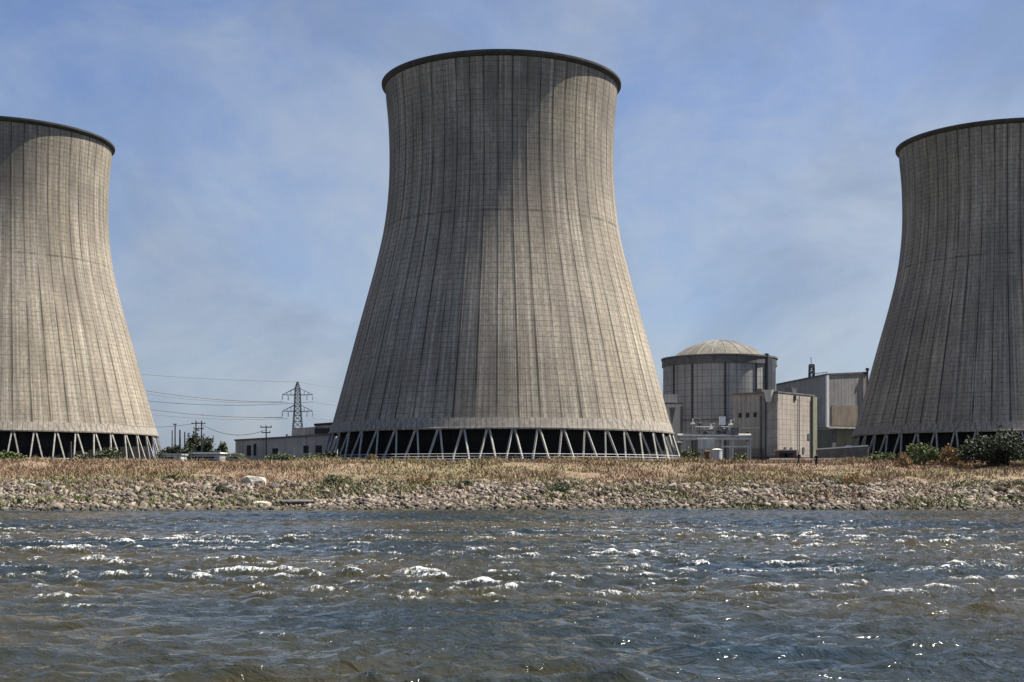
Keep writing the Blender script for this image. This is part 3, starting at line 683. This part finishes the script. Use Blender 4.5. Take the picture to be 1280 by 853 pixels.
# ------------------------------------------------------------------ pylon, poles, wires
dP = 600
def pylon():
    p = at(372, 600, dP); t = thing('transmission_pylon', 'dark lattice transmission pylon with two pairs of cross arms above the long grey hall', 'pylon', (p.x, dP, GZ))
    Z = lambda py: EYE + (600 - py) / F * dP - GZ
    b = MB(); lattice(b, (0, 0, 0), (0, 0, Z(514)), 6.4, 2.9, 8, .16); lattice(b, (0, 0, Z(514)), (0, 0, Z(486)), 2.9, 2.1, 6, .15); lattice(b, (0, 0, Z(486)), (0, 0, Z(477.5)), 2.1, .5, 3, .14); b.build('lattice_body', 'dark_steel', t)
    for py in (494, 514.5):
        for s in (-1, 1):
            b = MB(); z = Z(py); L = s * 6.7
            for yy in (-1.1, 1.1): b.bar((s * .9, yy, z), (L, 0, z + .1), .26); b.bar((s * .9, yy, z + 3.0), (L, 0, z + .15), .18)
            for f in (.35, .65): b.bar((s * .9 + (L - s * .9) * f, 0, z), (s * .9 + (L - s * .9) * f, 0, z + 3.0 * (1 - f)), .18)
            a = b.build('cross_arm', 'dark_steel', t)
            for q in (1.0, .62):
                b = MB(); b.tube([(L * q, 0, z), (L * q, 0, z - 2.3)], [.12, .2], 6)
                for k in range(5): b.tube([(L * q, 0, z - .5 - k * .38), (L * q, 0, z - .62 - k * .38)], .3, 6)
                b.build('insulator', 'insul', a)
    return t
pylon()
def pole(label, px, d, ytop, arms=(), h_frame=False, r=.2):
    p = at(px, 600, d); t = thing('utility_pole', label, 'utility pole', (p.x, d, GZ), 0, 'utility poles left of the middle tower')
    h = EYE + (600 - ytop) / F * d - GZ
    for x in ((-.9, .9) if h_frame else (0,)):
        b = MB(); b.tube([(x, 0, -.5), (x, 0, h)], [r * 1.25, r * .8], 7); b.build('pole', 'wood', t)
    for dz, w in arms:
        b = MB(); b.box(-w / 2, w / 2, -.25 - r, -.01 - r, h - dz - .14, h - dz + .14); a = b.build('crossarm', 'wood', t)
        for q in (-.45, 0, .45):
            b = MB(); b.tube([(w * q, -.13 - r, h - dz + .14), (w * q, -.13 - r, h - dz + .55)], .13, 6); b.build('insulator', 'insul', a)
pole('twin-legged wooden pole with two crossarms rising from the dark trees', 248.5, 440, 526, ((.9, 4.6), (2.6, 3.2)), True, .24)
pole('single wooden pole with two short crossarms in front of the long grey hall', 332.8, 400, 533, ((.3, 3.4), (1.9, 2.6)))
pole('tallest of the bare posts between the left tower and the trees', 219, 460, 530, ((.2, 1.2),), False, .26)
pole('thin short post nearest the left tower, left of the tallest post', 215.3, 440, 538)
pole('stout short post just right of the tallest bare post', 225, 430, 537.5, (), False, .3)
pole('slim post nearest the trees, farthest from the left tower', 231, 430, 540, (), False, .26)
pole('leaning-looking lone post at the bushes under the left tower', 88.5, 300, 552, (), False, .22)
def wire(label, pts, r=.075, group='overhead wires strung from the pylon'):
    # catenary through three photo points, at the pylon's distance drifting nearer on the left
    (x0, y0, d0), (x1, y1, d1), (x2, y2, d2) = pts
    A = [at(*p) for p in pts]; out = []
    for i in range(33):
        s = i / 32; l0 = (1 - s) * (1 - 2 * s); l1 = 4 * s * (1 - s); l2 = s * (2 * s - 1)
        xm = (A[1] - (A[0] + A[2]) * .5)
        q = A[0].lerp(A[2], s); q.z = A[0].z * l0 + A[1].z * l1 + A[2].z * l2; out.append(q)
    b = MB(); b.tube(out, r, 5); o = b.build('power_line', 'wire'); tag(o, label, 'power line', group)
Lp = 6.7 / dP * F
G = 'overhead wires strung from the pylon'
wire('thin top earth wire running left from the pylon peak', [(130, 464, 560), (251, 473.5, 580), (372, 477.5, 600)], .07)
wire('upper cable running left from the tip of the pylon top arm', [(110, 474, 560), (232, 496.0, 580), (353, 502.5, 600)], .13)
wire('cable running left from the inner end of the pylon top arm', [(110, 479, 556), (235, 499.5, 578), (360, 503.0, 600)], .08)
wire('middle cable running left from the far side of the pylon top arm', [(110, 492, 565), (250, 506.5, 585), (391, 502.5, 600)], .10)
wire('lower cable running left from the tip of the pylon lower arm', [(110, 499, 560), (232, 517.5, 580), (353, 522, 600)], .13)
wire('lowest pylon cable running left from the inner end of the lower arm', [(110, 508, 556), (235, 522.5, 578), (360, 523.5, 600)], .08)
wire('earth wire running right from the pylon peak to behind the middle tower', [(372, 477.5, 600), (412, 484, 610), (452, 488, 620)], .07)
wire('cable running right from the pylon top arm to behind the middle tower', [(391, 502.5, 600), (420, 507, 608), (450, 509, 616)], .09)
wire('cable running right from the pylon lower arm to behind the middle tower', [(391, 523, 600), (420, 526, 608), (450, 527, 616)], .09)
wire('low wire sagging between the twin-legged pole and the single pole', [(248.5, 528.5, 440), (292, 543.5, 420), (332.8, 537.5, 400)], .07, 'low wires between the poles')
wire('low wire from the twin-legged pole towards the left tower', [(150, 531, 440), (200, 534, 440), (248.5, 528.5, 440)], .06, 'low wires between the poles')

# ------------------------------------------------------------------ vegetation
def leaves(blobs, n, size, seed):
    r = np.random.default_rng(seed); vol = np.array([b_[3] * b_[4] * b_[5] for b_ in blobs]) ** .75; pick = r.choice(len(blobs), n, p=vol / vol.sum())
    B = np.array(blobs)[pick]; u = r.normal(size=(n, 3)); u /= np.linalg.norm(u, axis=1)[:, None]
    rad = r.random(n) ** .45 * (1 + .25 * r.normal(size=n) * (r.random(n) < .25))
    c = B[:, :3] + u * rad[:, None] * B[:, 3:6]
    c[:, 2] = np.maximum(c[:, 2], .03)
    a = r.normal(size=(n, 3)); a /= np.linalg.norm(a, axis=1)[:, None]; q = r.normal(size=(n, 3)); bb = np.cross(a, q); bb /= np.linalg.norm(bb, axis=1)[:, None]
    s = (size * r.uniform(.5, 1.4, n))[:, None]
    V = np.stack([c - a * s, c + bb * s * .45, c + a * s, c - bb * s * .45], 1).reshape(-1, 3)
    return V, (np.arange(n)[:, None] * 4 + np.arange(4)[None])
def shrub(name, label, cat, px, d, w, h, mat, n, size, seed, nb=9, group=None, sink=.1, tall=False):
    x = (px - 640) / F * d; z = float(gz(x, d)) - sink
    t = thing(name, label, cat, (x, d, z), 0, group); r = random.Random(seed)
    blobs = []
    for k in range(nb):
        bx = r.uniform(-.5, .5) * w * .8; t_ = 1 - (abs(bx) / (w * .5)) ** 2 * .7
        bz = h * r.uniform(.25 if not tall else .4, .8) * t_; s = r.uniform(.16, .30)
        blobs.append((bx, r.uniform(-.3, .3) * w * .7, bz, w * s, w * s, min(h * .3, h - bz + .1) * r.uniform(.75, 1.1)))
    for k in range(6):
        a_ = r.uniform(-1, 1); bz = h * (1.02 - .35 * a_ * a_) * r.uniform(.8, 1.08)
        blobs.append((a_ * w * .5, r.uniform(-.2, .2) * w, bz * .9, w * .05, w * .05, h * r.uniform(.10, .2)))
    V, Q = leaves(blobs, n, size, seed); link('foliage' if not tall else 'crown', np_mesh('foliage', V, Q, mat), t)
    b = MB()
    if tall: b.tube([(0, 0, -.2), (.05 * h, 0, h * .35), (0, 0, h * .75)], [h * .035, h * .028, h * .012], 7)
    for k in range(5):
        B = blobs[k % len(blobs)]; z0 = h * .3 if tall else -.1
        b.tube([(r.uniform(-.1, .1) * w * (not tall), 0, z0), (B[0] * .5, B[1] * .5, (z0 + B[2]) * .55), (B[0], B[1], B[2])], [.03 * h * .6, .02 * h * .6, .008 * h * .6], 5)
    b.build('trunk' if tall else 'stem', 'bark', t)
    return t
# right bank
shrub('large_bush', 'big dark green bush on the bank at the right photo edge', 'bush', 1250, 166, 8.2, 4.5, 'leaf_dark', 9000, .20, 1, 16)
shrub('shrub', 'rounded green shrub in the middle of the bank bushes before the right tower', 'shrub', 1152, 168, 3.8, 2.9, 'leaf_green', 3200, .15, 2)
shrub('shrub', 'low green shrub at the end of the white guard rail', 'shrub', 1104, 170, 3.0, 1.7, 'leaf_green', 2200, .13, 3)
shrub('shrub', 'tan dry shrub beside the big dark bush', 'shrub', 1190, 167, 3.4, 2.4, 'leaf_tan', 2400, .14, 4)
shrub('shrub', 'brownish dry shrub between the two green shrubs', 'shrub', 1127, 166, 2.4, 2.1, 'leaf_tan', 1500, .13, 5)
shrub('shrub', 'small pale dry shrub low in front of the big dark bush', 'shrub', 1206, 163, 1.8, 1.3, 'leaf_tan', 900, .11, 6)
# bank shrubs
shrub('shrub', 'dark green shrub among the stones near the water, left of the middle tower', 'shrub', 281, 144, 2.2, 1.2, 'leaf_dark', 1100, .11, 7)
shrub('shrub', 'dark shrub on the stones below the right part of the middle tower', 'shrub', 702, 147, 3.0, 1.2, 'leaf_mid', 1200, .12, 8)
shrub('shrub', 'olive shrub at the top of the stones below the middle tower, left of its centre', 'shrub', 583, 150, 1.9, 1.0, 'leaf_mid', 800, .11, 9)
shrub('shrub', 'wide brown shrub at the top of the stones left of the olive one', 'shrub', 525, 151, 3.4, 1.2, 'leaf_tan', 1200, .12, 10)
shrub('shrub', 'wide brown shrub on the stones below the boundary wall', 'shrub', 1074, 149, 3.4, 1.5, 'leaf_tan', 1200, .12, 11)
shrub('shrub', 'small dark shrub at the upper edge of the stones right of the left tower', 'shrub', 216, 151, 1.5, 1.0, 'leaf_dark', 600, .1, 12)
shrub('shrub', 'tall rusty weed bush in front of the left legs of the middle tower', 'shrub', 465, 172, 1.5, 1.2, 'leaf_tan', 600, .1, 13)
shrub('shrub', 'olive shrub just right of the big pale boulder', 'shrub', 418, 148, 2.6, 1.6, 'leaf_mid', 1000, .12, 14)
shrub('shrub', 'small green shrub at the water edge below the left tower', 'shrub', 104, 138, 1.6, .9, 'leaf_green', 600, .1, 15)
shrub('shrub', 'dark low shrub at the water edge near the left photo edge', 'shrub', 25, 138, 1.5, .7, 'leaf_dark', 500, .1, 16)
# in front of the towers and halls
shrub('shrub', 'leafy bush in front of the legs of the left tower, widest one', 'shrub', 135, 320, 7, 3.6, 'leaf_mid', 900, .35, 17)
shrub('shrub', 'low green bush by the lone post under the left tower', 'shrub', 105, 315, 5, 2.4, 'leaf_mid', 600, .32, 18)
shrub('shrub', 'green bush at the far left photo edge under the left tower', 'shrub', 8, 300, 7, 2.6, 'leaf_green', 1400, .3, 19)
shrub('shrub', 'dark bush at the left foot of the middle tower', 'shrub', 412, 335, 5, 2.8, 'leaf_dark', 1000, .3, 20)
shrub('shrub', 'broad green bush under the pipe rack beside the middle tower', 'shrub', 864, 360, 5.5, 4.0, 'leaf_green', 1500, .3, 21)
shrub('shrub', 'small green bush under the right end of the pipe rack', 'shrub', 926, 380, 5.0, 2.8, 'leaf_green', 1000, .3, 22)
shrub('tree', 'largest dark tree around the twin-legged pole', 'tree', 246, 470, 7.5, 13.0, 'leaf_dark', 3200, .42, 23, 12, None, .1, True)
shrub('tree', 'round dark tree left of the largest dark tree', 'tree', 236, 450, 5.0, 8.0, 'leaf_dark', 1500, .4, 24, 9, None, .1, True)
shrub('tree', 'dark tree between the largest dark tree and the long hall', 'tree', 262, 465, 5.5, 10.5, 'leaf_dark', 1800, .4, 25, 9, None, .1, True)
shrub('tree', 'small greyish tree at the left end of the long hall', 'tree', 276, 440, 5.0, 8.0, 'leaf_mid', 1500, .4, 26, 9, None, .1, True)
for i, (px, w, h, m, lb) in enumerate(((213, 6, 4.0, 'leaf_dark', 'dark scrub bush under the short posts by the left tower'), (228, 6, 5.2, 'leaf_dark', 'dark scrub bush under the stout post'),
        (292, 6, 2.6, 'leaf_mid', 'grey-green scrub bush before the left end of the long hall'), (352, 8, 2.6, 'leaf_mid', 'wide scrub bush before the middle of the long hall'), (393, 6, 2.6, 'leaf_green', 'green scrub bush before the right end of the long hall'))):
    shrub('shrub', lb, 'shrub', px, 345, w, h, m, 1100, .32, 40 + i)

# ------------------------------------------------------------------ boulders on the bank
def boulder(label, px, py, d, sx, sy, sz_, mat, seed, flat=1.0):
    r = random.Random(seed); bm = bmesh.new(); bmesh.ops.create_icosphere(bm, subdivisions=3, radius=1)
    dirs = [Vector((r.gauss(0, 1), r.gauss(0, 1), r.gauss(0, 1))).normalized() for _ in range(14)]; lim = [r.uniform(.62, .92) for _ in dirs]
    for v in bm.verts:
        for dd, L in zip(dirs, lim):
            k = v.co.dot(dd)
            if k > L: v.co -= dd * (k - L)
        v.co += v.normal * r.uniform(-.015, .015); v.co = Vector((v.co.x * sx, v.co.y * sy, v.co.z * sz_))
    me = bpy.data.meshes.new('boulder'); bm.to_mesh(me); bm.free(); me.materials.append(M[mat])
    o = link('boulder', me); x = (px - 640) / F * d; o.location = (x, d, float(gz(x, d)) + sz_ * .35); o.rotation_euler = (0, 0, r.uniform(-.3, .3))
    tag(o, label, 'boulder')
boulder('big pale rounded boulder at the grass edge left of the middle tower', 318, 597, 150.5, 1.6, 1.2, .95, 'boulder', 1)
boulder('pale slab lying at the water edge below the big pale boulder', 326, 631, 138.5, 1.3, .8, .42, 'boulder', 2)
boulder('flat dark slab right of the pale slab at the water edge', 372, 628, 139.5, 2.2, .9, .35, 'dark_boulder', 3)
boulder('dark boulder in the stones below the left tower', 55, 604, 146.5, 1.0, .7, .55, 'dark_boulder', 4)
boulder('pale block beside the dark boulder below the left tower', 39, 605, 146.2, .8, .6, .45, 'boulder', 5)
boulder('grey boulder just right of the big pale boulder', 343, 604, 148, .8, .6, .5, 'dark_boulder', 6)

# ------------------------------------------------------------------ the two walkers
def person(label, px, d, face, stride, jacket, seed):
    x = (px - 640) / F * d; z = float(gz(x, d))
    s = stride
    J = {'pelvis': (0, 0, .93), 'waist': (0, .01, 1.06), 'chest': (0, .02, 1.30), 'neck': (0, .0, 1.47), 'head0': (0, -.02, 1.56), 'head1': (0, -.03, 1.68), 'nose': (0, -.13, 1.60),
         'hipL': (.09, 0, .90), 'kneeL': (.10, -.16 * s - .03, .50), 'ankL': (.10, -.20 * s + .02, .09), 'toeL': (.11, -.20 * s - .15, .04),
         'hipR': (-.09, 0, .90), 'kneeR': (-.10, .06 * s - .05, .50), 'ankR': (-.10, .28 * s + .06, .13), 'toeR': (-.11, .28 * s - .09, .05),
         'shL': (.19, .02, 1.40), 'elL': (.25, .10 * s, 1.13), 'wrL': (.24, .02 * s - .05, .90), 'hdL': (.235, -.04, .81),
         'shR': (-.19, .02, 1.40), 'elR': (-.25, -.06 * s, 1.13), 'wrR': (-.24, -.20 * s, .93), 'hdR': (-.235, -.25 * s, .85)}
    R = {'pelvis': .15, 'waist': .13, 'chest': .155, 'neck': .055, 'head0': .085, 'head1': .088, 'nose': .018, 'hipL': .10, 'kneeL': .062, 'ankL': .045, 'toeL': .038, 'hipR': .10, 'kneeR': .062, 'ankR': .045, 'toeR': .038,
         'shL': .075, 'elL': .05, 'wrL': .035, 'hdL': .03, 'shR': .075, 'elR': .05, 'wrR': .035, 'hdR': .03}
    E = [('pelvis', 'waist'), ('waist', 'chest'), ('chest', 'neck'), ('neck', 'head0'), ('head0', 'head1'), ('head0', 'nose'), ('pelvis', 'hipL'), ('hipL', 'kneeL'), ('kneeL', 'ankL'), ('ankL', 'toeL'), ('pelvis', 'hipR'), ('hipR', 'kneeR'), ('kneeR', 'ankR'), ('ankR', 'toeR'),
         ('chest', 'shL'), ('shL', 'elL'), ('elL', 'wrL'), ('wrL', 'hdL'), ('chest', 'shR'), ('shR', 'elR'), ('elR', 'wrR'), ('wrR', 'hdR')]
    names = list(J)
    for side, sg in (('L', 1), ('R', -1)):           # five fingers each
        h = Vector(J['hd' + side])
        for k in range(5):
            nm = 'f%d%s' % (k, side); J[nm] = tuple(h + (Vector((0, -.035 + .02 * k, -.075 - .012 * (k in (1, 2)))) if k else Vector((-.01 * sg, -.05, -.03)))); R[nm] = .009
            E.append(('hd' + side, nm))
    names = list(J)
    me = bpy.data.meshes.new('body'); me.from_pydata([J[k] for k in names], [(names.index(a), names.index(b_)) for a, b_ in E], [])
    o = bpy.data.objects.new('tmp', me); COL.objects.link(o)
    md = o.modifiers.new('skin', 'SKIN'); md.use_smooth_shade = True
    for k, sv in zip(names, me.skin_vertices[0].data): sv.radius = (R[k], R[k]); sv.use_root = (k == 'pelvis')
    o.modifiers.new('sub', 'SUBSURF').levels = 1
    dg = bpy.context.evaluated_depsgraph_get(); m2 = bpy.data.meshes.new_from_object(o.evaluated_get(dg)); bpy.data.objects.remove(o)
    m2.materials.clear()
    for k in ('skin', jacket, 'cloth_trousers'): m2.materials.append(M[k])
    for p in m2.polygons:
        c = p.center; p.use_smooth = True
        arm = abs(c.x) > .205 and c.z < .91
        p.material_index = 0 if (c.z > 1.46 or arm) else (1 if c.z > .9 else 2)
    t = thing('person', label, 'person', (x, d, z), face); m2.name = 'body'; link('body', m2, t)
    bm = bmesh.new(); bmesh.ops.create_uvsphere(bm, u_segments=16, v_segments=10, radius=.108)
    for v in list(bm.verts):
        if v.co.y < -.045 and v.co.z < .05: bm.verts.remove(v)
    bm.transform(Matrix.Translation((0, -.015, 1.655))); hm = bpy.data.meshes.new('hair'); bm.to_mesh(hm); bm.free(); hm.materials.append(M['hair']); link('hair', hm, t)
person('walker in dark clothes with a long stride on the bank, left of the two', 998.5, 165.5, math.radians(-70), 1.25, 'cloth_dark', 1)
person('walker in dark clothes with legs slightly apart on the bank, right of the two', 1020.5, 165.5, math.radians(-40), .9, 'cloth_dark', 2)

# ------------------------------------------------------------------ light, sky
EL, AZ = math.radians(58), math.radians(79)       # sun height; bearing clockwise from straight ahead
sd = Vector((math.sin(AZ) * math.cos(EL), math.cos(AZ) * math.cos(EL), math.sin(EL)))
sun = bpy.data.lights.new('sun', 'SUN'); sun.energy = 5.0; sun.angle = math.radians(.5); sun.color = (1.0, .94, .84)
so = bpy.data.objects.new('sun', sun); COL.objects.link(so); so.rotation_euler = sd.to_track_quat('Z', 'Y').to_euler()

w = bpy.data.worlds.new('World'); scene.world = w; w.use_nodes = True
nt = w.node_tree; n = nt.nodes; l = nt.links
bg = n['Background']; bg.inputs[1].default_value = .05
sky = n.new('ShaderNodeTexSky'); sky.sky_type = 'NISHITA'; sky.sun_disc = False
sky.sun_elevation = EL; sky.sun_rotation = AZ; sky.air_density = 1.0; sky.dust_density = 1.2; sky.ozone_density = 1.0
class WB(NB):
    def __init__(s): s.t = nt; s.n = n; s.l = l
W = WB()
tc = n.new('ShaderNodeTexCoord').outputs['Generated']
sp = n.new('ShaderNodeSeparateXYZ'); l.new(tc, sp.inputs[0])
c1 = W.noise(W.mapping(tc, (3.2, 3.2, 4.6), (.3, 1.1, .2)), 1.0, 6, 0.62, 0.5)
c2 = W.noise(W.mapping(tc, (9, 9, 12), (2.2, 0, .7)), 1.0, 5, 0.65, 0.8)
cl = W.math('ADD', W.math('MULTIPLY', c1, .7), W.math('MULTIPLY', c2, .3))
hz = n.new('ShaderNodeMapRange'); l.new(sp.outputs[2], hz.inputs[0]); hz.inputs[1].default_value = .36; hz.inputs[2].default_value = 0.0; hz.inputs[3].default_value = 0; hz.inputs[4].default_value = 1
cl2 = W.math('ADD', cl, W.math('MULTIPLY', hz.outputs[0], .20))
veil = W.ramp(cl2, [(0.44, 0.0), (0.55, 0.24), (0.70, 0.70)])
fade = n.new('ShaderNodeMapRange'); l.new(sp.outputs[2], fade.inputs[0]); fade.inputs[1].default_value = .36; fade.inputs[2].default_value = .62; fade.inputs[3].default_value = 1; fade.inputs[4].default_value = 0
veil = W.math('MULTIPLY', veil, fade.outputs[0])
col = W.mix(veil, W.mix(1.0, sky.outputs[0], (.92, 1.0, 1.25), 'MULTIPLY'), (4.9, 5.5, 6.2))
dk = W.ramp(W.noise(W.mapping(tc, (5, 5, 7), (7.2, 3, .7)), 1.0, 5, 0.6, 0.6), [(0.48, 0.0), (0.64, 0.45)])
col = W.mix(W.math('MULTIPLY', dk, fade.outputs[0]), col, (2.3, 3.1, 4.6))
l.new(col, bg.inputs[0])

# ------------------------------------------------------------------ camera
cam = bpy.data.cameras.new('camera'); co = bpy.data.objects.new('camera', cam); COL.objects.link(co)
co.location = (0, 0, EYE); co.rotation_euler = (PI / 2, 0, 0)
cam.sensor_width = 36; cam.sensor_fit = 'HORIZONTAL'; cam.lens = 36 * F / 1280; cam.shift_y = (YH - 426.5) / 1280
cam.clip_start = .1; cam.clip_end = 20000; scene.camera = co
vs = scene.view_settings; vs.view_transform = 'Standard'; vs.look = 'None'; vs.gamma = 1; vs.exposure = 1.0; vs.use_curve_mapping = False
scene.cycles.max_bounces = 6; scene.cycles.use_denoising = True
